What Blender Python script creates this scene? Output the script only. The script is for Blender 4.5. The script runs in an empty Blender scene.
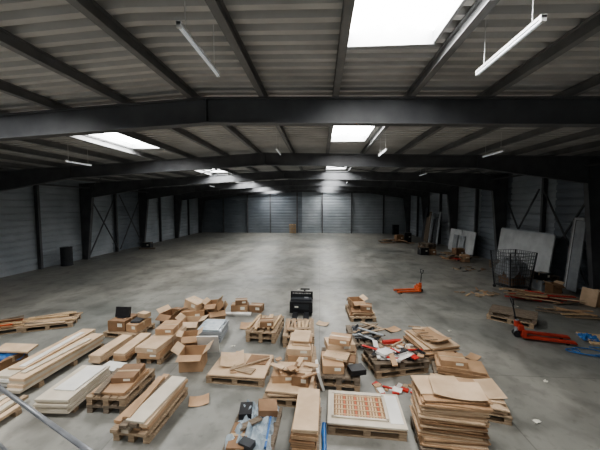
import bpy, math, random
from mathutils import Matrix, Vector, noise
random.seed(7)
R=random.uniform
XL,XR,YB,YF=-15.8,11.2,-5.0,38.6
RIDX=-2.3; RTOP=5.76
FR=[-0.3,6.1,12.5,18.9,25.3,31.7,38.1]
def roofz(x): return RTOP-(RIDX-x)*.056 if x<RIDX else RTOP-(x-RIDX)*.022
try:
    bpy.context.scene.view_settings.look='AgX - Medium High Contrast'
except Exception as e: print('look',e)

# ---------------- materials ----------------
def mat(name,c1,c2=None,scale=6,rough=.7,metal=0,bump=0,stretch=(1,1,1),emit=0,detail=5,contrast=(.35,.65)):
    m=bpy.data.materials.new(name); m.use_nodes=True
    nt=m.node_tree; n=nt.nodes; l=nt.links
    p=n['Principled BSDF']; p.inputs['Roughness'].default_value=rough; p.inputs['Metallic'].default_value=metal
    if c2 is None: c2=tuple(v*.75 for v in c1)
    tc=n.new('ShaderNodeTexCoord'); mp=n.new('ShaderNodeMapping'); mp.inputs['Scale'].default_value=stretch
    ns=n.new('ShaderNodeTexNoise'); ns.inputs['Scale'].default_value=scale; ns.inputs['Detail'].default_value=detail
    cr=n.new('ShaderNodeValToRGB'); cr.color_ramp.elements[0].position=contrast[0]; cr.color_ramp.elements[1].position=contrast[1]
    cr.color_ramp.elements[0].color=(*c2,1); cr.color_ramp.elements[1].color=(*c1,1)
    l.new(tc.outputs['Object'],mp.inputs[0]); l.new(mp.outputs[0],ns.inputs['Vector'])
    l.new(ns.outputs['Fac'],cr.inputs[0]); l.new(cr.outputs[0],p.inputs['Base Color'])
    if bump:
        b=n.new('ShaderNodeBump'); b.inputs['Strength'].default_value=bump; b.inputs['Distance'].default_value=.02
        l.new(ns.outputs['Fac'],b.inputs['Height']); l.new(b.outputs[0],p.inputs['Normal'])
    if emit:
        p.inputs['Emission Color'].default_value=(*c1,1); p.inputs['Emission Strength'].default_value=emit
    return m
MT={}
MT['card']=mat('cardboard_tan',(.48,.315,.195),(.38,.245,.145),3)
MT['card2']=mat('cardboard_pale',(.62,.47,.33),(.50,.365,.245),3)
MT['card3']=mat('cardboard_dark',(.29,.175,.10),(.21,.125,.07),3)
MT['tape']=mat('packing_tape',(.55,.42,.28),rough=.3)
MT['wood']=mat('pallet_wood',(.42,.32,.22),(.25,.18,.12),8,.8,stretch=(1,6,6),bump=.2)
MT['wood2']=mat('pallet_wood_weathered',(.24,.195,.15),(.14,.11,.08),8,.85,stretch=(1,6,6),bump=.2)
MT['ply']=mat('chipboard',(.60,.44,.28),(.48,.34,.2),20)
MT['white']=mat('white_laminate',(.76,.75,.72),(.66,.65,.62),3,.45)
MT['cream']=mat('cream_panel',(.62,.56,.47),(.52,.46,.37),3,.5)
MT['grey']=mat('grey_sheet',(.34,.36,.38),(.27,.29,.31),3,.5)
MT['pgrey']=mat('grey_insulated_panel',(.62,.64,.65),(.50,.52,.53),2,.5)
MT['dark']=mat('black_plastic',(.022,.023,.026),(.012,.012,.015),5,.45)
MT['char']=mat('charcoal_paint',(.05,.054,.062),(.035,.04,.045),5,.5)
MT['mesh']=mat('cage_zinc',(.20,.21,.22),(.13,.14,.15),5,.5,.3)
MT['blue']=mat('blue_film',(.05,.17,.42),(.03,.11,.30),6,.35)
MT['film']=mat('clear_wrap_film',(.46,.52,.56),(.27,.33,.38),6,.25)
MT['orange']=mat('orange_paint',(.60,.13,.05),(.45,.09,.03),6,.45)
MT['jackred']=mat('jack_red_orange_paint',(.42,.055,.03),(.3,.035,.02),6,.5)
MT['red']=mat('red_paint',(.5,.04,.03),(.38,.03,.02),6,.45)
MT['steel']=mat('galvanised_steel',(.34,.35,.37),(.24,.25,.27),8,.4,.4)
MT['frame']=mat('dark_grey_steel_paint',(.14,.144,.152),(.10,.104,.112),2,.5)
MT['purlin']=mat('purlin_steel',(.25,.253,.256),(.19,.193,.196),2,.5)
MT['lamp']=mat('lamp_housing_white',(.75,.76,.76),(.7,.7,.7),3,.4)
MT['curb']=mat('skylight_curb',(.4,.41,.42),(.34,.35,.36),3,.5)
MT['deck']=mat('roof_deck_metal',(.62,.615,.60),(.46,.455,.445),.9,.45)
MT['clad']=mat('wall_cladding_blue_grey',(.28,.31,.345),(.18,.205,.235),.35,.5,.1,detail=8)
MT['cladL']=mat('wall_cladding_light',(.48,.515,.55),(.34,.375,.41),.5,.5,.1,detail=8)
MT['sky']=mat('skylight_polycarbonate',(1.0,.99,.965),(1.0,.99,.965),1,emit=29)
MT['tubeon']=mat('fluorescent_tube',(.9,.95,1.0),(.9,.95,1.0),1,emit=.15)
MT['mastic']=mat('platform_plate',(.2,.21,.22),rough=.5,metal=.5)
MT['paper']=mat('paper_sign',(.8,.78,.7),(.7,.68,.6),4)

def floor_mat():
    m=bpy.data.materials.new('polished_concrete'); m.use_nodes=True
    nt=m.node_tree; n=nt.nodes; l=nt.links; p=n['Principled BSDF']
    tc=n.new('ShaderNodeTexCoord')
    def noi(s,d,st=(1,1,1),dist=0):
        mp=n.new('ShaderNodeMapping'); mp.inputs['Scale'].default_value=st
        a=n.new('ShaderNodeTexNoise'); a.inputs['Scale'].default_value=s; a.inputs['Detail'].default_value=d; a.inputs['Distortion'].default_value=dist
        l.new(tc.outputs['Object'],mp.inputs[0]); l.new(mp.outputs[0],a.inputs['Vector']); return a
    def ramp(src,p0,c0,p1,c1):
        r=n.new('ShaderNodeValToRGB'); r.color_ramp.elements[0].position=p0; r.color_ramp.elements[1].position=p1
        r.color_ramp.elements[0].color=(*c0,1); r.color_ramp.elements[1].color=(*c1,1); l.new(src,r.inputs[0]); return r.outputs[0]
    def mul(a,b,f):
        mx=n.new('ShaderNodeMix'); mx.data_type='RGBA'; mx.blend_type='MULTIPLY'; mx.inputs['Factor'].default_value=f
        l.new(a,mx.inputs[6]); l.new(b,mx.inputs[7]); return mx.outputs[2]
    a=noi(.16,8); b=noi(.7,10,(1.2,.8,1)); c=noi(9,4); d=noi(2.2,12,(1,.8,1),.3); e=noi(7,8); g=noi(.45,12,(1,1,1),.4)
    col=ramp(a.outputs['Fac'],.36,(.235,.24,.222),.64,(.38,.365,.325))
    col=mul(col,ramp(b.outputs['Fac'],.38,(.70,.71,.71),.60,(1,1,1)),.8)
    col=mul(col,ramp(g.outputs['Fac'],.42,(.8,.8,.81),.54,(1,1,1)),.5)
    col=mul(col,ramp(d.outputs['Fac'],.34,(.62,.62,.62),.54,(1,1,1)),.75)
    col=mul(col,ramp(e.outputs['Fac'],.28,(.6,.6,.6),.42,(1,1,1)),.5)
    br=n.new('ShaderNodeTexBrick'); br.offset=0; br.inputs['Scale'].default_value=1
    br.inputs['Brick Width'].default_value=3.2; br.inputs['Row Height'].default_value=3.2; br.inputs['Mortar Size'].default_value=.012
    br.inputs['Color1'].default_value=(1,1,1,1); br.inputs['Color2'].default_value=(.86,.87,.88,1); br.inputs['Mortar'].default_value=(.6,.6,.6,1)
    l.new(tc.outputs['Object'],br.inputs['Vector'])
    col=mul(col,br.outputs['Color'],.7)
    l.new(col,p.inputs['Base Color'])
    rr=n.new('ShaderNodeMapRange'); rr.inputs['From Min'].default_value=.35; rr.inputs['From Max'].default_value=.65; rr.inputs['To Min'].default_value=.34; rr.inputs['To Max'].default_value=.54
    l.new(b.outputs['Fac'],rr.inputs['Value']); l.new(rr.outputs[0],p.inputs['Roughness'])
    bp=n.new('ShaderNodeBump'); bp.inputs['Strength'].default_value=.05; l.new(c.outputs['Fac'],bp.inputs['Height']); l.new(bp.outputs[0],p.inputs['Normal'])
    return m
MT['floor']=floor_mat()

# ---------------- mesh builder ----------------
class MB:
    def __init__(s): s.v=[];s.f=[];s.mi=[];s.mats=[];s.M=Matrix.Identity(4)
    def m(s,k):
        if k not in s.mats: s.mats.append(k)
        return s.mats.index(k)
    def add(s,pts,faces,k):
        o=len(s.v); s.v+= [s.M@Vector(p) for p in pts]; i=s.m(k)
        for f in faces: s.f.append([o+a for a in f]); s.mi.append(i)
    def box(s,c,d,k,rot=(0,0,0)):
        x,y,z=d[0]/2,d[1]/2,d[2]/2
        T=Matrix.Translation(c)@Matrix.Rotation(math.radians(rot[2]),4,'Z')@Matrix.Rotation(math.radians(rot[1]),4,'Y')@Matrix.Rotation(math.radians(rot[0]),4,'X')
        P=[T@Vector(p) for p in [(-x,-y,-z),(x,-y,-z),(x,y,-z),(-x,y,-z),(-x,-y,z),(x,-y,z),(x,y,z),(-x,y,z)]]
        s.add(P,[(0,3,2,1),(4,5,6,7),(0,1,5,4),(1,2,6,5),(2,3,7,6),(3,0,4,7)],k)
    def cyl(s,a,b,r,k,n=12,r2=None):
        a=Vector(a);b=Vector(b);d=(b-a).normalized(); r2=r if r2 is None else r2
        u=d.orthogonal().normalized(); w=d.cross(u)
        P=[];
        for i in range(n):
            t=2*math.pi*i/n; o=u*math.cos(t)+w*math.sin(t); P+=[a+o*r,b+o*r2]
        F=[(2*i,2*((i+1)%n),2*((i+1)%n)+1,2*i+1) for i in range(n)]
        F+= [tuple(2*i for i in range(n))[::-1],tuple(2*i+1 for i in range(n))]
        s.add(P,F,k)
    def tube(s,pts,r,k,n=8):
        for p,q in zip(pts[:-1],pts[1:]): s.cyl(p,q,r,k,n)
    def bar(s,a,b,w,h,k):
        a=Vector(a);b=Vector(b);d=(b-a);L=d.length;d.normalize()
        up=Vector((0,0,1)) if abs(d.z)<.9 else Vector((1,0,0))
        u=d.cross(up).normalized();v=u.cross(d)
        P=[]
        for q in (a,b):
            P+=[q-u*w/2-v*h/2,q+u*w/2-v*h/2,q+u*w/2+v*h/2,q-u*w/2+v*h/2]
        s.add(P,[(0,3,2,1),(4,5,6,7),(0,1,5,4),(1,2,6,5),(2,3,7,6),(3,0,4,7)],k)
    def film(s,c,d,k,amp=.06,n=14,seed=0,drop=0):
        P=[];F=[]
        for j in range(n+1):
            for i in range(n+1):
                x=(i/n-.5);y=(j/n-.5)
                q=noise.noise(Vector((x*6+seed,y*6,seed)))
                e=1-max(abs(x),abs(y))*2
                z=max(.004,c[2]+amp*abs(q)*2 - (drop*(1-min(1,e*4)) if drop else 0))
                P.append((c[0]+x*d[0]+.05*noise.noise(Vector((y*8,seed,x))),c[1]+y*d[1]+.05*noise.noise(Vector((x*8,seed,y))),z))
        for j in range(n):
            for i in range(n):
                a=j*(n+1)+i;F.append((a,a+1,a+n+2,a+n+1))
        s.add(P,F,k)
    def sheet(s,c,d,k,bend=.05,rz=0,n=6,t=.006):
        P=[];F=[];T=Matrix.Translation(c)@Matrix.Rotation(math.radians(rz),4,'Z')
        for i in range(n+1):
            u=i/n-.5; z=bend*(2*u)**2
            for y in(-.5,.5):
                P.append(T@Vector((u*d[0],y*d[1],z))); P.append(T@Vector((u*d[0],y*d[1],z+t)))
        for i in range(n):
            a=4*i; b=a+4
            F+=[(a,a+2,b+2,b),(a+1,b+1,b+3,a+3),(a,b,b+1,a+1),(a+2,a+3,b+3,b+2)]
        F+=[(0,1,3,2),(4*n,4*n+2,4*n+3,4*n+1)]
        s.add(P,F,k)
    def make(s,name,loc=(0,0,0),rz=0,smooth=False,sc=1):
        me=bpy.data.meshes.new(name); me.from_pydata([tuple(v*sc) for v in s.v],[],s.f)
        for k in s.mats: me.materials.append(MT[k])
        me.polygons.foreach_set('material_index',s.mi)
        if smooth: me.polygons.foreach_set('use_smooth',[True]*len(me.polygons))
        me.update()
        o=bpy.data.objects.new(name,me); bpy.context.scene.collection.objects.link(o)
        o.location=loc; o.rotation_euler=(0,0,math.radians(rz))
        return o

# ---------------- shell ----------------
b=MB(); b.box(((XL+XR)/2,(YB+YF)/2,-.1),(XR-XL+.6,YF-YB+.6,.2),'floor'); b.make('floor')
PH=.18
SXA,SXB=-6.93,-5.61; SXC,SXD=.38,1.56
SKY=[]
for i in range(7):
    y0=2.05+6.4*(i-1)
    if i>=3: y0+=1.8
    SKY.append((SXC,SXD,y0,y0+2.4))
    SKY.append((SXA,SXB,y0,y0+2.4))
pit=.26; prof=[]
y=YB
while y<YF:
    prof+=[(y,0),(y+.10,0),(y+.13,.085),(y+.23,.085)]
    y+=pit
prof.append((min(y,YF+.2),0))
xs=sorted({XL-.1,SXA,SXB,RIDX,SXC,SXD,XR+.1})
b=MB()
for xa,xb in zip(xs[:-1],xs[1:]):
    P=[];F=[]
    for (yy,dz) in prof:
        P+=[(xa,yy,roofz(xa)+PH+dz),(xb,yy,roofz(xb)+PH+dz)]
    for i in range(len(prof)-1):
        ym=(prof[i][0]+prof[i+1][0])/2; xm=(xa+xb)/2
        if any(s[0]<=xm<=s[1] and s[2]<=ym<=s[3] for s in SKY): continue
        F.append((2*i,2*i+2,2*i+3,2*i+1))
    b.add(P,F,'deck')
b.make('ceiling')
for k,s in enumerate(SKY):
    b=MB(); zc=roofz((s[0]+s[1])/2)+PH; cx=(s[0]+s[1])/2; cy=(s[2]+s[3])/2; w=s[1]-s[0]; h=s[3]-s[2]
    n=8;P=[]
    for i in range(n+1):
        t=i/n; P+=[(s[0]+w*t,s[2],zc+.16+.12*math.sin(math.pi*t)),(s[0]+w*t,s[3],zc+.16+.12*math.sin(math.pi*t))]
    F=[(2*i,2*i+2,2*i+3,2*i+1) for i in range(n)]
    b.add(P,F,'sky')
    for yy in (s[2]-.02,s[3]+.02): b.box((cx,yy,zc+.13),(w+.08,.04,.32),'curb')
    for xx in (s[0]-.02,s[1]+.02): b.box((xx,cy,zc+.1),(.04,h,.24),'curb')
    b.make('window_%d'%(k+1))

px=[-2.62+1.46*i for i in range(-9,10)]
b=MB()
for x in px:
    if not XL+.2<x<XR-.2: continue
    z=roofz(x)
    b.box((x,(YB+YF)/2,z+.01),(.11,YF-YB,.016),'purlin')
    b.box((x,(YB+YF)/2,z+PH/2),(.012,YF-YB,PH-.02),'purlin')
    b.box((x,(YB+YF)/2,z+PH-.01),(.11,YF-YB,.012),'purlin')
b.make('roof_purlins')

for y in FR:
    b=MB()
    out=[(XL+.03,0),(XL+.03,roofz(XL)-.02),(XL+5,roofz(XL+5)-.02),(RIDX,RTOP-.02),(XR-5,roofz(XR-5)-.02),(XR-.03,roofz(XR)-.02),(XR-.03,0)]
    inn=[(XL+.38,0),(XL+.85,roofz(XL)-.9),(XL+5,roofz(XL+5)-.5),(RIDX,RTOP-.5),(XR-5,roofz(XR-5)-.5),(XR-.85,roofz(XR)-1.0),(XR-.38,0)]
    for i in range(6):
        q=[out[i],out[i+1],inn[i+1],inn[i]]
        P=[(a,y-.01,c) for a,c in q]+[(a,y+.01,c) for a,c in q]
        b.add(P,[(0,1,2,3),(7,6,5,4)],'frame')
        for A,B_ in ((out[i],out[i+1]),(inn[i],inn[i+1])):
            b.bar((A[0],y,A[1]),(B_[0],y,B_[1]),.22,.024,'frame')
    for x in (XL+5,RIDX,XR-5):
        b.box((x,y,roofz(x)-.26),(.03,.2,.46),'frame')
    for x in (XL+.2,XR-.2): b.box((x,y,.012),(.5,.34,.024),'frame')
    for x in (XL+.75,XR-.75): b.box((x,y,roofz(x)-.5),(.03,.2,.8),'frame')
    b.make('steel_portal_frame')

def wall(name,p0,p1,nrm,topf,key):
    b=MB(); p0=Vector(p0);p1=Vector(p1);N=Vector(nrm);d=p1-p0;L=d.length;ns=max(1,int(L/3.2))
    zs=[];z=0
    while z<4.7:
        zs+=[(z,0),(z+.22,0),(z+.25,.05),(z+.33,.05)];z+=.36
    for s in range(ns):
        a=p0+d*s/ns;c=p0+d*(s+1)/ns; P=[]
        for (z,o) in zs:
            P+=[tuple(a-N*o+Vector((0,0,z))),tuple(c-N*o+Vector((0,0,z)))]
        P+=[(a.x,a.y,topf(a.x)+.3),(c.x,c.y,topf(c.x)+.3)]
        n=len(P)//2
        F=[(2*i,2*i+1,2*i+3,2*i+2) for i in range(n-1)]
        b.add(P,F,key if isinstance(key,str) else key[s%len(key)])
    b.make(name)
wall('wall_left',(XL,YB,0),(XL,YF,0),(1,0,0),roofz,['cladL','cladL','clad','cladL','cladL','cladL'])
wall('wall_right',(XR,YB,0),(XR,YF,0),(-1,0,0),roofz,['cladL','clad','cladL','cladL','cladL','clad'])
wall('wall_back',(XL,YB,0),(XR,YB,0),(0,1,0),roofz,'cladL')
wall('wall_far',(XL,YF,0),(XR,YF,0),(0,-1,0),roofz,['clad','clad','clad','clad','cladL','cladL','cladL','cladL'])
b=MB()
def ipost(x,y,top,ax):
    w,d=.14,.18
    if ax=='x':
        b.box((x,y,top/2),(d,.012,top),'frame')
        for s in(-1,1): b.box((x+s*d/2,y,top/2),(.014,w,top),'frame')
    else:
        b.box((x,y,top/2),(.012,d,top),'frame')
        for s in(-1,1): b.box((x,y+s*d/2,top/2),(w,.014,top),'frame')
for i in range(6):
    ym=(FR[i]+FR[i+1])/2
    ipost(XL+.12,ym,roofz(XL)-.05,'x'); ipost(XR-.12,ym,roofz(XR)-.05,'x')
for x in (-12.6,-9.4,-6.4,-2.93,.3,4.0,8.0): ipost(x,YF-.12,roofz(x)-.05,'y')
b.make('wall_posts')
b=MB()
for (x,i) in ((XL+.3,3),(XR-.3,2),(XL+.3,1)):
    a,c=FR[i]+.2,(FR[i]+FR[i+1])/2-.15; e=(FR[i]+FR[i+1])/2+.15; g=FR[i+1]-.2
    for p,q in ((a,c),(e,g)):
        b.bar((x,p,.2),(x,q,4.4),.06,.06,'frame'); b.bar((x+.04,q,.2),(x+.04,p,4.4),.06,.06,'frame')
b.make('wall_cross_bracing')
b=MB()
for x in (XL+.9,XR-.9):
    b.cyl((x,YB,roofz(x)-.35),(x,YF,roofz(x)-.35),.05,'frame',10)
for xa,xb in ((XL+1,-8.9),(-8.9,RIDX),(RIDX,4.4),(4.4,XR-1)):
    b.cyl((xa,FR[2],roofz(xa)-.12),(xb,FR[3],roofz(xb)-.12),.022,'frame',8)
    b.cyl((xb,FR[2],roofz(xb)-.12),(xa,FR[3],roofz(xa)-.12),.022,'frame',8)
b.make('roof_bracing')

for (x,i) in ((-1.38,0),(2.0,0),(-8.3,1),(-1.38,1),(2.0,1),(5.4,1),(-4.85,2),(5.4,2),(-8.3,3),(2.0,3)):
    y0=2.95+6.4*i; z=roofz(x)-.4
    b=MB(); L=1.15
    b.box((0,0,.03),(.05,L,.03),'lamp')
    b.cyl((0,-L/2+.03,0),(0,L/2-.03,0),.018,'tubeon',12)
    for s in(-1,1): b.box((0,s*(L/2-.015),.012),(.045,.03,.055),'lamp')
    top=roofz(x)+PH-z
    for s in(-1,1): b.cyl((0,s*.42,.04),(0,s*.42,top),.005,'lamp',6)
    b.make('hanging_fluorescent_light',(x,y0+L/2,z))

# stair landing guard rail close to the camera
b=MB()
A=Vector((-2.95,2.22,0));B_=Vector((-.75,1.215,0))
for z,r in ((2.3,.014),(1.84,.011)):
    b.cyl(A+Vector((0,0,z)),B_+Vector((0,0,z)),r,'steel',14)
for p in (A,B_): b.cyl(p+Vector((0,0,1.3)),p+Vector((0,0,2.3)),.018,'steel',14)
b.make('steel_guard_rail',smooth=True)
b=MB(); d=(B_-A); n=Vector((-d.y,d.x,0)).normalized()
if n.y>0:n=-n
c=(A+B_)/2+n*.55; ang=math.degrees(math.atan2(d.y,d.x))
b.box((c.x,c.y,1.25),(d.length+.1,1.15,.1),'mastic',(0,0,ang))
for s in(-1,1):
    for t in(0,1):
        p=c+d.normalized()*s*1.1+n*(t-.5)*.95; b.box((p.x,p.y,.6),(.1,.1,1.2),'frame',(0,0,ang))
b.make('stair_landing')

# ---------------- goods ----------------
def pal(b,x=0,y=0,z=0,rz=0,L=1.2,W=.8,k='wood'):
    S=b.M.copy(); b.M=S@Matrix.Translation((x,y,z))@Matrix.Rotation(math.radians(rz),4,'Z')
    n=5
    for i in range(n):
        yy=-W/2+.06+(W-.12)*i/(n-1); b.box((0,yy+R(-.004,.004),.133),(L,.115 if i%2 else .135,.02),k)
    for xx in(-L/2+.06,0,L/2-.06):
        b.box((xx,0,.111),(.12,W,.022),k)
        for yy in(-W/2+.055,0,W/2-.055): b.box((xx,yy,.061),(.11,.1,.078),k)
    for yy in(-W/2+.055,0,W/2-.055): b.box((0,yy,.011),(L,.1,.022),k)
    b.M=S
CK=['card','card','card2','card3','card2']
def sheets(b,x,y,z,sx,sy,n,t=.02,k=None,jit=.03,jr=3,rz=0,gap=0.004):
    for i in range(n):
        kk=k if k else random.choice(CK)
        b.box((x+R(-jit,jit),y+R(-jit,jit),z+t/2),(sx*R(.93,1),sy*R(.93,1),t-gap),kk,(R(-.4,.4),R(-.4,.4),rz+R(-jr,jr)))
        z+=t
    return z
def carton(b,x,y,z,sx,sy,sz,rz=0,k='card',opn=False,rx=0,ry=0):
    S=b.M.copy(); b.M=S@Matrix.Translation((x,y,z))@Matrix.Rotation(math.radians(rz),4,'Z')@Matrix.Rotation(math.radians(ry),4,'Y')@Matrix.Rotation(math.radians(rx),4,'X')
    if not opn:
        b.box((0,0,sz/2),(sx,sy,sz),k)
        b.box((0,0,sz+.0015),(sx*1.001,.05,.002),'tape')
        for s in(-1,1): b.box((s*(sx/2+.001),0,sz-.05),(.002,.05,.1),'tape')
        b.box((0,.028,sz+.0008),(sx,.004,.003),'card3')
        b.box((sx*.2,-sy/2-.001,sz*.6),(min(.14,sx*.3),.002,min(.1,sz*.4)),'paper')
    else:
        t=.006
        b.box((0,0,t/2),(sx,sy,t),'card3')
        for s in(-1,1):
            b.box((s*(sx/2-t/2),0,sz/2),(t,sy,sz),k); b.box((0,s*(sy/2-t/2),sz/2),(sx-2*t,t,sz),k)
            a=math.radians(R(5,50)); f=sy*.45
            b.box((0,s*(sy/2+f/2*math.cos(a)),sz-f/2*math.sin(a)),(sx,f,.005),k,(-s*math.degrees(a),0,0))
            f=sx*.4; a=math.radians(R(15,60))
            b.box((s*(sx/2+f/2*math.cos(a)),0,sz+f/2*math.sin(a)),(f,sy,.005),'card2',(0,-s*math.degrees(a),0))
    b.M=S
def debris(b,n,sx,sy,z0=.0,ks=('card','white','wood','card2'),mx=.35,z1=.1):
    for i in range(n):
        a=R(.08,mx);c=R(.04,.14)
        b.box((R(-sx/2,sx/2),R(-sy/2,sy/2),z0+.03+R(0,z1)),(a,c,R(.008,.03)),random.choice(ks),(R(-8,8),R(-8,8),R(0,180)))

# A
b=MB(); pal(b); sheets(b,0,0,.144,1.2,.8,2,.02,'card2',.01,1)
b.box((0,0,.2),(1.22,.84,.025),'cream')
b.box((-.1,.02,.216),(.84,.58,.008),'card3')
for i in range(17): b.box((-.47+i*.046,.02,.223),(.026,.55,.012),['ply','card2','ply','orange'][i%4])
for i in range(5): b.box((-.1,-.22+i*.12,.231),(.8,.02,.006),'ply')
for s in(-1,1): b.box((-.1,.02+s*.3,.226),(.9,.035,.02),'cream'); b.box((-.1+s*.43,.02,.226),(.035,.62,.02),'cream')
b.box((.47,.02,.216),(.2,.7,.008),'white')
b.make('pallet_with_slatted_panel',(.76,4.87,0),-3)
# B
b=MB(); pal(b,k='wood2',L=.9,W=.66)
z=sheets(b,0,0,.144,.9,.62,24,.027,None,.04,4,gap=.006)
z=sheets(b,.03,.02,z,.92,.64,3,.02,'card',.03,5)
sheets(b,-.12,.1,z,.7,.5,1,.02,'card2',.02,8)
b.sheet((.1,-.05,z+.025),(.7,.45),'card2',.04,-6)
b.make('stack_of_cardboard_sheets',(1.92,4.45,0),-4)
# C
b=MB(); pal(b); z=sheets(b,0,0,.144,1.15,.78,4,.025,'card2',.03,3); z=sheets(b,.05,-.02,z,1.0,.7,2,.02,'card2',.05,6); b.sheet((.05,.03,z),(1.0,.6),'card2',.05,8)
b.make('pallet_of_flat_cardboard',(2.66,5.42,0),-14)
b=MB(); pal(b,L=1.0,W=.6,k='wood2'); z=sheets(b,0,0,.144,.95,.5,6,.03,'card',.03,3); carton(b,-.15,0,z,.5,.4,.12,5)
b.make('pallet_of_flat_cardboard',(2.9,6.22,0),-14)
# D
b=MB(); pal(b); z=sheets(b,0,0,.144,1.1,.75,7,.028,None,.07,7); z=sheets(b,-.1,.05,z,.8,.5,3,.02,'card2',.06,14); b.sheet((.1,0,z),(.7,.5),'card',.06,20)
for i in range(5): b.box((-.4+i*.2,-.2,z+.06+.004*i),(.03,.3,.02),'wood',(0,0,R(-30,30)))
b.make('pallet_of_flat_cardboard',(2.72,7.4,0),-80)
# E
b=MB(); pal(b,0,0,0,3); pal(b,.02,.0,.144,-2,k='wood2'); sheets(b,0,.05,.288,.9,.6,2,.02,'white',.03,6)
debris(b,34,1.1,.85,.3,('white','white','red','card','dark','card2','wood'),.45,.1)
b.box((.1,.3,.42),(.5,.1,.06),'red',(0,5,12)); b.box((-.25,-.1,.39),(.35,.25,.05),'white',(0,4,30))
b.make('pallet_of_mixed_packaging',(1.66,6.62,0),12)
b=MB(); debris(b,18,.75,.3,-.02,('white','white','card','red','wood'),.3,.02); b.make('packaging_scraps',(1.5,5.78,0),5)
# F
b=MB(); pal(b,k='wood2',rz=90)
for i in range(14): b.box((R(-.25,.25),R(-.45,.45),.16+i*.012),(R(.3,.8),.08,.02),random.choice(['wood2','wood','grey','dark']),(0,0,R(-60,60)))
b.film((0,.1,.2),(.6,.5),'char',.06,seed=3)
b.make('pallet_of_scrap_wood',(1.2,7.95,0),4)
b=MB(); pal(b,rz=90); z=sheets(b,0,0,.144,.7,1.0,4,.03,None,.04,5); carton(b,-.1,.2,z,.4,.5,.2,10,'card',True); carton(b,.15,-.25,z,.35,.35,.16,-12,'card3')
b.make('pallet_of_cardboard_boxes',(1.32,9.75,0),3)
# G
b=MB(); pal(b,rz=90); pal(b,0,0,.144,90,k='wood2'); z=.288
carton(b,-.14,-.2,z,.42,.6,.16,6); carton(b,.2,.12,z,.3,.7,.13,-4,'card3'); carton(b,.0,.3,z+.165,.6,.42,.15,14,'card2'); carton(b,-.05,-.12,z+.17,.5,.33,.05,-14,'card2')
carton(b,.02,.25,z+.32,.45,.35,.12,-10,'card')
b.box((-.38,-.4,.2),(.05,.5,.38),'white',(0,-18,8)); b.box((.34,-.45,z+.1),(.3,.25,.1),'dark',(0,0,20))
b.make('pallet_of_cardboard_boxes',(.42,6.2,0),-4)
# H
b=MB(); pal(b,rz=90,L=1.1,W=.7); z=.144
for i in range(3): carton(b,R(-.03,.03),R(-.03,.03),z,.5,.85,.13,R(-6,6),random.choice(CK)); z+=.133
z=sheets(b,0,.05,z,.42,.6,3,.03,None,.06,9)
b.make('pallet_of_cardboard_boxes',(-.42,6.6,0),3)
# M
b=MB(); pal(b,rz=90); pal(b,0,0,.144,90)
for i in range(8): b.box((-.33+i*.09,R(-.1,.1),.31+R(0,.03)),(.06,R(.7,1.1),.04),random.choice(['wood','ply','card2']),(R(-2,2),0,R(-8,8)))
carton(b,.1,-.3,.34,.35,.3,.16,12,'card3')
b.make('pallet_of_timber_slats',(-1.5,8.15,0),-4)
b=MB(); pal(b,rz=90); pal(b,0,0,.144,90)
for i in range(7): b.box((-.3+i*.1,R(-.08,.08),.31+R(0,.03)),(.06,R(.5,.9),.035),random.choice(['wood','card','ply']),(0,0,R(-6,6)))
b.box((.0,-.3,.36),(.6,.12,.03),'wood',(0,0,10))
b.make('pallet_of_timber_slats',(-.55,7.95,0),2)
# I
b=MB(); pal(b,L=.95,W=.8); z=.144
z=sheets(b,0,0,z,.85,.72,4,.03,None,.04,6); carton(b,-.16,.1,z,.45,.45,.14,8,'card'); carton(b,.2,.06,z,.32,.5,.18,-5,'card3')
sheets(b,.02,.1,z+.185,.7,.3,2,.015,'card2',.03,12); debris(b,10,.75,.55,z+.19,('card2','card','card3'),.4,.06)
b.make('pallet_of_cardboard_boxes',(-.52,5.5,0),-3)
# J
b=MB(); pal(b,rz=90,L=1.0,W=.4,k='wood2')
z=sheets(b,0,0,.144,.36,.98,13,.026,None,.015,2)
b.make('stack_of_folded_cartons',(-.19,4.45,0),-3)
b=MB(); b.cyl((0,-.38,.04),(0,.38,.04),.035,'blue',14); b.film((-.01,.0,.04),(.05,.7),'blue',.03,n=10,seed=5); b.make('blue_film_roll',(.08,4.3,0),0)
# K
b=MB(); pal(b,rz=90,k='wood2',W=.7); b.film((0,.1,.2),(.62,.95),'film',.12,n=20,seed=9,drop=.05); carton(b,-.16,-.2,.15,.25,.5,.1,3,'card3'); b.box((.15,.35,.3),(.3,.3,.1),'card3',(0,8,15)); b.box((.25,-.1,.25),(.03,.6,.04),'blue',(0,8,4)); b.box((-.2,.3,.26),(.2,.3,.09),'dark',(0,0,10)); b.box((0,-.35,.24),(.2,.14,.08),'char',(0,0,-20)); b.box((-.05,.0,.28),(.4,.1,.03),'wood2',(0,5,50))
b.make('pallet_with_wrapped_goods',(-1.0,4.3,0),-2)
# L
b=MB(); pal(b,W=.95); z=sheets(b,0,0,.144,1.18,.95,2,.025,'card2',.03,2); b.box((-.15,.05,z+.01),(.12,.9,.015),'card',(0,0,12)); sheets(b,.3,.2,z,.45,.4,1,.02,'card3',.02,15)
b.sheet((-.25,.1,z+.02),(.5,.6),'card2',.05,20); b.box((.1,-.25,z+.02),(.5,.2,.02),'wood',(0,0,-12)); b.box((.2,-.05,z+.04),(.9,.05,.02),'wood',(0,0,40))
b.make('pallet_of_flat_cardboard',(-1.66,6.15,0),-4)
# P
b=MB(); carton(b,0,0,.0,.5,.45,.38,12,'card',True); carton(b,-.4,.62,0,.45,.45,.3,-10,'card3'); carton(b,-.38,.6,.30,.35,.35,.18,20,'card',True)
b.box((.1,.55,.26),(.5,.03,.52),'white',(22,0,10))
b.make('pile_of_opened_cartons',(-2.8,6.3,0),-4)
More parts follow.
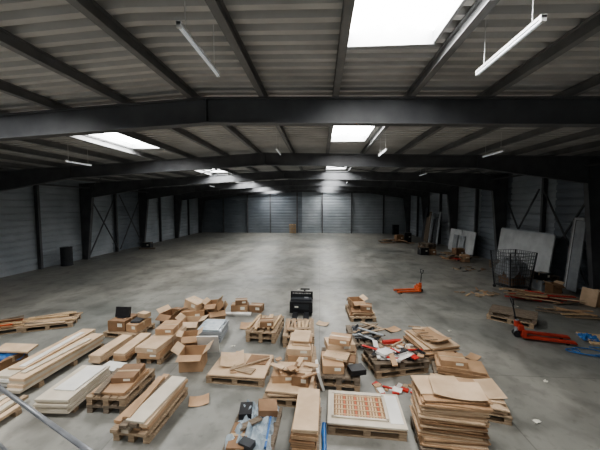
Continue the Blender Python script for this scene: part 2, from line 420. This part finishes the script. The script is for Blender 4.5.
# Q
b=MB(); pal(b,rz=90,W=.6); z=.144
for i in range(2): carton(b,0,0,z,.52,1.3,.12,R(-3,3),'card2' if i else 'card'); z+=.124
carton(b,-.02,.35,z,.45,.6,.14,6,'card')
b.make('pallet_of_long_cartons',(-3.85,6.95,0),-2)
# R
b=MB(); carton(b,0,0,0,.7,.5,.35,15,'card'); carton(b,.0,.05,.37,.5,.4,.25,-20,'card2',False,0,14); carton(b,-.62,-.2,0,.45,.5,.3,-15,'card3',True); carton(b,.65,.15,0,.5,.45,.3,30,'card',True); carton(b,.2,-.6,0,.5,.45,.25,5,'card2',True)
carton(b,.35,.65,0,.6,.45,.35,-8,'card3'); carton(b,.66,.1,.31,.4,.35,.25,-12,'card',True,8,-10)
b.make('heap_of_cardboard_boxes',(-3.95,9.0,0),0)
b=MB(); carton(b,0,0,0,.55,.35,.25,5,'card'); carton(b,.55,.05,0,.45,.35,.22,-6,'card3',False); b.box((.0,-.35,.03),(.9,.2,.05),'white',(0,0,3)); carton(b,.05,.0,.252,.4,.3,.15,14,'card3')
b.make('heap_of_cardboard_boxes',(-2.7,9.85,0),0)
b=MB(); sheets(b,0,0,0,.7,.9,10,.028,'grey',.01,1); sheets(b,0,0,.28,.6,.8,2,.02,'film',.02,3)
b.make('stack_of_grey_panels',(-2.95,7.9,0),4)
# S
b=MB(); pal(b,L=1.0,W=.8); carton(b,-.2,0,.144,.5,.6,.28,4,'card3'); carton(b,.28,.0,.144,.35,.55,.2,-5,'card')
b.box((-.22,.02,.57),(.42,.05,.28),'dark',(-12,0,6)); b.box((-.22,0,.432),(.2,.2,.015),'dark'); b.cyl((-.22,.05,.42),(-.22,.05,.5),.03,'dark'); b.box((.26,0,.375),(.25,.35,.05),'char',(0,0,12)); b.box((.3,.2,.46),(.3,.2,.12),'card2',(0,0,-14))
b.make('pallet_of_office_equipment',(-5.35,7.95,0),-6)
# T
for (x,y,k,rz) in ((-5.0,6.75,'card2',-3),(-4.55,6.85,'card',2)):
    b=MB()
    for s in(-.35,.35): b.box((0,s,.03),(.3,.08,.06),'wood')
    z=.06
    for i in range(3): b.box((R(-.01,.01),R(-.02,.02),z+.03),(.28,1.1,.056),k if i<2 else 'card2',(0,0,R(-2,2))); z+=.06
    b.make('long_flat_carton_stack',(x,y,0),rz)
# U
b=MB()
for s in(-.8,0,.8): b.box((0,s,.05),(.75,.1,.1),'wood')
z=.1
for i in range(4): b.box((R(-.01,.01)-.18,R(-.05,.05),z+.03),(.38,2.1,.054),'cream' if i%2 else 'white'); b.box((.19+R(-.01,.01),R(-.1,.1)-.1,z+.03),(.33,2.0,.054),['cream','card2'][i%2]); z+=.06
b.box((-.15,.1,z+.02),(.35,1.9,.03),'card2',(0,0,2)); b.box((.2,-.2,z+.015),(.12,1.5,.03),'cream',(0,0,-4)); b.box((-.1,.0,z+.045),(.12,1.6,.02),'white',(0,0,4))
b.make('stack_of_door_panels',(-5.85,6.2,0),-2)
b=MB()
for s in(-.35,.35): b.box((0,s,.04),(.6,.1,.08),'wood')
sheets(b,0,0,.08,.62,1.1,6,.04,'cream',.015,1.5); sheets(b,.05,.1,.32,.4,.8,1,.02,'white',.01,3)
b.make('stack_of_door_panels',(-4.55,5.1,0),2)
b=MB(); sheets(b,0,0,0,.45,.34,6,.03,'white',.02,3); b.make('stack_of_white_panels',(-4.4,5.92,0),-5)
b=MB()
for s in(-.5,.45): b.box((0,s,.04),(.8,.1,.08),'wood')
for i in range(6): b.box((-.33+i*.13,R(-.08,.08),.11),(.1,R(1.2,1.45),.05),['cream','wood','card2'][i%3],(0,0,R(-2,2)))
for i in range(4): b.box((-.2+i*.14,R(-.08,.08),.162),(.11,R(1.1,1.35),.05),['card2','cream'][i%2],(0,0,R(-2,2)))
b.make('stack_of_timber_boards',(-5.55,4.15,0),0)
# V
b=MB(); pal(b); carton(b,.1,0,.144,.7,.6,.18,8,'card3'); b.film((-.1,-.05,.36),(1.1,.8),'blue',.08,seed=12,drop=.16); b.box((.3,.2,.43),(.7,.3,.04),'card2',(6,4,20))
b.make('pallet_with_blue_film',(-7.05,5.9,0),-12)
# W
b=MB(); pal(b,0,0)
for i in range(12): b.box((R(-.15,.15),-.35+i*.065,.16+R(0,.08)),(R(.9,1.3),.07,.03),random.choice(['ply','wood','card3','wood2','orange']),(0,R(-3,3),R(-10,10)))
b.make('pallet_of_timber_offcuts',(-9.15,7.8,0),30)
b=MB(); pal(b,0,0)
for i in range(12): b.box((R(-.15,.15),-.35+i*.065,.16+R(0,.08)),(R(.9,1.2),.07,.03),random.choice(['ply','wood','card2','wood2']),(0,R(-3,3),R(-10,10)))
b.make('pallet_of_timber_offcuts',(-8.0,8.3,0),24)
# X
b=MB(); pal(b,k='wood2',rz=90,L=.95,W=.7); pal(b,0,0,.144,90,k='wood',L=.95,W=.7); z=sheets(b,0,0,.288,.6,.8,2,.03,'card',.03,3); carton(b,.05,.1,z,.4,.5,.1,8,'card3'); b.box((-.2,-.1,z+.02),(.1,.8,.03),'wood2',(0,0,10))
b.make('pallet_stack_with_cardboard',(-3.68,5.2,0),0)
# Y
b=MB(); pal(b,rz=90,W=.6,k='wood')
z=.144
for j in range(3):
    for i in range(4): b.box((-.21+i*.14,R(-.08,.08),z+.03),(.12,R(1.0,1.35),.05),random.choice(['cream','card2','wood2','wood','card']),(0,0,R(-2,2)))
    z+=.055
b.box((.1,0,z+.02),(.3,1.2,.03),'cream',(0,0,-3)); b.box((-.15,0,z+.03),(.12,1.1,.04),'card',(0,0,5))
b.make('pallet_of_timber_boards',(-2.82,4.75,0),-3)
for (x,y,sx,sy,rz,k) in ((-2.2,5.15,.35,.3,20,'card'),(-2.15,8.6,.4,.5,10,'card'),(.35,7.4,.3,.45,5,'card2'),(3.6,7.1,.35,.25,40,'card'),(-6.6,7.4,.5,.35,15,'card3'),(.1,8.9,.35,.3,-20,'card2'),(2.1,8.6,.4,.3,30,'card')):
    b=MB(); b.sheet((0,0,.004),(sx,sy),k,.03,0); b.make('loose_cardboard_sheet',(x,y,0),rz)

def jack(name,loc,rz,col='orange',hand=20,sc=1):
    b=MB()
    for s in(-1,1):
        b.box((.62,s*.19,.085),(1.15,.15,.05),col); b.box((1.17,s*.19,.07),(.1,.13,.03),col,(0,12,0))
        b.cyl((1.02,s*.19-.04,.04),(1.02,s*.19+.04,.04),.04,'dark',16)
    b.box((.03,0,.16),(.1,.52,.2),col); b.box((-.03,0,.3),(.12,.34,.14),col)
    b.cyl((-.1,0,.12),(-.1,0,.5),.05,'steel',16); b.cyl((-.1,0,.3),(-.1,0,.46),.07,col,16)
    for s in(-1,1): b.cyl((-.1,s*.05,.09),(-.1,s*.1,.09),.09,'dark',20)
    t=math.radians(hand); base=Vector((-.12,0,.45)); tip=base+Vector((-math.sin(t),0,math.cos(t)))*.5
    b.cyl(base,tip,.02,'dark',12)
    q=tip+Vector((-math.sin(t),0,math.cos(t)))*.16
    b.cyl(tip+Vector((0,-.1,0)),tip+Vector((0,.1,0)),.017,'dark'); b.cyl(q+Vector((0,-.13,0)),q+Vector((0,.13,0)),.02,'dark')
    for s in(-1,1): b.cyl(tip+Vector((0,s*.1,0)),q+Vector((0,s*.13,0)),.016,'dark')
    return b.make(name,loc,rz,sc=sc)
jack('hand_pallet_jack',(4.1,12.6,0),192,hand=5,col='orange',sc=.82)
jack('hand_pallet_jack',(5.5,8.4,0),-16,'jackred',hand=12,sc=.95)
b=MB(); pal(b,0,0); pal(b,0.03,.02,.144,4,k='wood2'); b.make('wood_pallet',(6.0,9.6,0),-40)
b=MB(); pts=[]
for i in range(60):
    t=i/59*4.6*math.pi; r=.14+.012*i*.5; pts.append((math.cos(t)*r*1.2+.012*i,math.sin(t)*r*.6,.018+.0004*i))
b.tube(pts,.014,'blue',8); b.make('blue_hose_coil',(6.2,7.6,0),-10,smooth=True)
b=MB()
for i in range(4): b.box((0,-.3+i*.2,.02+.0),(1.0,.12,.035),'ply',(0,0,R(-5,5)))
b.box((-.1,0,.055),(.8,.3,.03),'card2',(0,0,8)); b.film((-.4,0,.08),(.35,.4),'blue',.05,seed=21,drop=.06)
b.make('timber_offcuts_with_blue_strap',(7.6,8.25,0),-15)
# black electric pallet truck
b=MB()
b.box((0,.1,.27),(.74,.45,.36),'dark'); b.box((0,.14,.47),(.68,.3,.08),'char'); b.box((0,.3,.46),(.74,.08,.3),'char'); b.box((-.34,.26,.5),(.06,.08,.36),'dark'); b.box((.34,.26,.5),(.06,.08,.36),'dark'); b.box((0,.26,.68),(.74,.06,.04),'dark')
for i in range(5): b.box((-.24+i*.12,.25,.6),(.015,.02,.16),'dark')
for s in(-1,1):
    b.box((s*.18,-.55,.1),(.16,.9,.06),'dark'); b.cyl((s*.18-.05,-.9,.05),(s*.18+.05,-.9,.05),.05,'char',16)
    b.cyl((s*.3-.05,.2,.09),(s*.3+.05,.2,.09),.09,'char',18)
b.cyl((0,.33,.45),(.1,.55,.7),.03,'dark'); b.cyl((-.06,.55,.7),(.26,.55,.7),.025,'dark')
b.box((.16,.12,.525),(.14,.12,.03),'steel'); b.box((0,-.13,.3),(.5,.01,.16),'char'); b.box((-.15,-.137,.3),(.12,.006,.05),'paper')
b.make('electric_pallet_truck',(-.6,9.65,0),0)

# ---- right-hand wall clutter ----
def lean(b,x,y,w,h,t,k,ang,z0=0):
    a=math.radians(ang)
    b.box((x+math.sin(a)*h/2,y,z0+math.cos(a)*h/2+t*.5),(t,w,h),k,(0,ang,0))
b=MB()
for i in range(3):
    for z in range(3): pal(b,10.25,14.5+i*1.45,.144*z,90,k='wood2')
for i in range(3): lean(b,10.22+.05*i,14.7+1.35*i,1.45,1.8,.05,'pgrey',7,.44); lean(b,10.32+.05*i,14.9+1.3*i,1.45,1.85,.04,'cladL' ,7,.44)
b.make('stack_of_grey_panels_on_pallets')
b=MB()
for i in range(2): lean(b,10.4,22.0+2*i,1.9,1.7,.05,'pgrey',7,.02); lean(b,10.3,22.6+1.1*i,.7,1.3,.04,'grey',7,.02)
b.make('leaning_grey_panels')
b=MB()
for i in range(7): lean(b,10.3-.02*i,27.2+.55*i,R(.3,.6),R(2.2,3.6),.04,random.choice(['char','wood2','dark','grey']),R(5,8),.03)
b.make('leaning_timber_boards')
b=MB()
for i in range(5): lean(b,10.4+.05*i,12.95+.12*i,R(.35,.5),R(2.3,3.1),.04,['grey','char','pgrey','wood2','grey'][i],5,.03)
b.make('leaning_dark_boards')
b=MB(); w,d,h=.95,.8,1.5
S=b.M.copy(); b.M=Matrix.Translation((0,0,.12))
for x in(-w/2,w/2):
    for y in(-d/2,d/2): b.bar((x,y,0),(x*1.35,y*1.25,h),.045,.045,'char'); b.cyl((x-.03,y,-.06),(x+.03,y,-.06),.06,'dark',14)
b.box((0,0,.02),(w,d,.04),'char')
for i in range(1,11):
    z=h*i/10; f=1+.35*i/10; g=1+.25*i/10
    for y in(-d/2,d/2): b.bar((-w/2*f,y*g,z),(w/2*f,y*g,z),.018,.018,'mesh')
    for x in(-w/2,w/2): b.bar((x*f,-d/2*g,z),(x*f,d/2*g,z),.018,.018,'mesh')
for i in range(1,10):
    x=-w/2+w*i/10
    for y in(-d/2,d/2): b.bar((x,y,0),(x*1.35,y*1.25,h),.014,.014,'mesh')
    y=-d/2+d*i/10
    for xx in(-w/2,w/2): b.bar((xx,y,0),(xx*1.35,y*1.25,h),.014,.014,'mesh')
b.film((0,0,.95),(1.0,.85),'grey',.3,seed=31,drop=.5)
b.box((0,0,.35),(.8,.6,.5),'card3',(0,0,8)); b.M=S
b.make('wire_cage_trolley',(8.25,13.3,0),14)
b=MB(); carton(b,0,0,0,.5,.45,.4,10,'grey'); carton(b,.02,.05,.41,.4,.4,.3,20,'dark'); carton(b,-.1,-.75,0,.35,.4,.45,5,'card3',True); b.box((.2,-.45,.04),(.5,.12,.05),'wood2',(0,0,-12))
b.make('heap_of_boxes',(9.5,13.3,0),0)
b=MB()
for i in range(34): b.box((R(-.8,.8),R(-.35,.35),.03+i*.009),(R(.6,1.2),.1,.028),random.choice(['wood','wood','ply','card3','red','card2']),(R(-4,4),R(-4,4),R(-35,35)))
b.make('heap_of_planks',(8.25,11.7,0),-20)
b=MB()
for i in range(12): b.box((R(-.7,.7),R(-.3,.3),.03+i*.008),(R(.5,1.1),.09,.025),random.choice(['wood','wood2','ply','card']),(R(-3,3),R(-3,3),R(-30,30)))
b.make('scattered_planks',(8.1,10.2,0),-25)
b=MB(); debris(b,22,2.2,.9,-.015,('wood','card','wood2','ply','card2'),.45,.01); b.make('scattered_wood_scraps',(6.7,12.6,0),15)
b=MB(); debris(b,16,1.6,1.4,-.015,('wood','card','wood2','dark','card3'),.5,.01); b.make('scattered_wood_scraps',(8.3,17.3,0),40)
b=MB(); carton(b,0,0,.0,.6,.5,.5,10,'card'); b.box((-.42,.0,.31),(.03,.5,.62),'card2',(0,12,10)); b.make('cardboard_box',(10.05,11.3,0),10)
b=MB()
for i in range(24): b.box((R(-.7,.7),R(-1.0,1.0),.03+i*.016),(R(.5,1.1),.12,.05),random.choice(['wood2','dark','card3','wood','red','card']),(R(-5,5),R(-5,5),R(0,180)))
carton(b,.3,.5,0,.6,.5,.7,10,'card3'); carton(b,.2,-.6,0,.5,.5,.45,-10,'card'); b.make('heap_of_scrap',(9.0,20.2,0),0)
b=MB(); carton(b,0,0,0,.6,.5,.5,10,'dark'); carton(b,.7,.2,0,.5,.5,.35,-10,'card3'); b.make('storage_boxes',(7.5,22.2,0),0)
b=MB()
for i in range(16): b.box((R(-1.2,1.2),R(-.8,.8),.03+i*.016),(R(.6,1.7),.14,.05),random.choice(['wood2','dark','wood','card']),(R(-3,3),R(-3,3),R(0,180)))
carton(b,.2,.5,0,.7,.6,.7,10,'card3'); carton(b,1.0,.5,0,.6,.6,.9,0,'dark'); b.make('heap_of_scrap',(7.5,29.2,0),0)
b=MB(); pal(b,0,0,0,90); pal(b,.05,0,.144,86,k='wood2'); pal(b,0,0,.288,92,k='wood2'); b.make('wood_pallet',(8.9,25.5,0),20)
# left wall items
b=MB(); b.cyl((0,0,0),(0,0,1.1),.3,'char',24)
for z in(.02,.36,.72,1.08): b.cyl((0,0,z-.012),(0,0,z+.012),.315,'dark',24)
b.cyl((.12,.1,1.1),(.12,.1,1.12),.04,'steel',12)
b.make('oil_drum',(-15.1,16.8,0),10)
b=MB(); carton(b,0,0,0,.7,.6,.5,10,'char'); b.box((.3,-.5,.06),(1.2,.2,.1),'wood2',(0,0,15)); b.make('storage_box',(-14.4,24.0,0),0)
b=MB(); S=b.M.copy(); b.M=Matrix.Rotation(math.radians(-72),4,'X'); pal(b,0,0,0,90,k='ply'); b.M=S
for v in b.v: v.z+=.62
b.make('upright_wood_pallet',(-3.4,37.2,0),0)
b=MB(); b.box((0,0,.6),(.7,.5,1.2),'char'); b.box((0,-.26,.6),(.62,.02,1.1),'dark'); b.box((0,-.28,.9),(.1,.02,.03),'steel'); b.make('metal_cabinet',(9.2,37.2,0),0)
for (x,y) in ((4.6,6.2),(6.6,7.1),(3.6,5.0),(-.9,12.5),(7.0,10.9),(5.2,4.6),(-2.2,7.3),(3.7,8.6)):
    b=MB(); b.film((0,0,.012),(R(.06,.13),R(.04,.09)),'paper',.02,n=5,seed=x); b.make('paper_scrap',(x,y,0),R(0,90))

# world + camera
w=bpy.data.worlds.new('w'); bpy.context.scene.world=w; w.use_nodes=True
w.node_tree.nodes['Background'].inputs[0].default_value=(.6,.7,.8,1); w.node_tree.nodes['Background'].inputs[1].default_value=.5
cam=bpy.data.cameras.new('camera'); co=bpy.data.objects.new('camera',cam); bpy.context.scene.collection.objects.link(co)
cam.lens=18; cam.sensor_width=36; cam.clip_start=.05; cam.clip_end=200
co.location=(0,0,3.6); co.rotation_euler=(math.radians(90-3.81),0,math.radians(3.81))
bpy.context.scene.camera=co
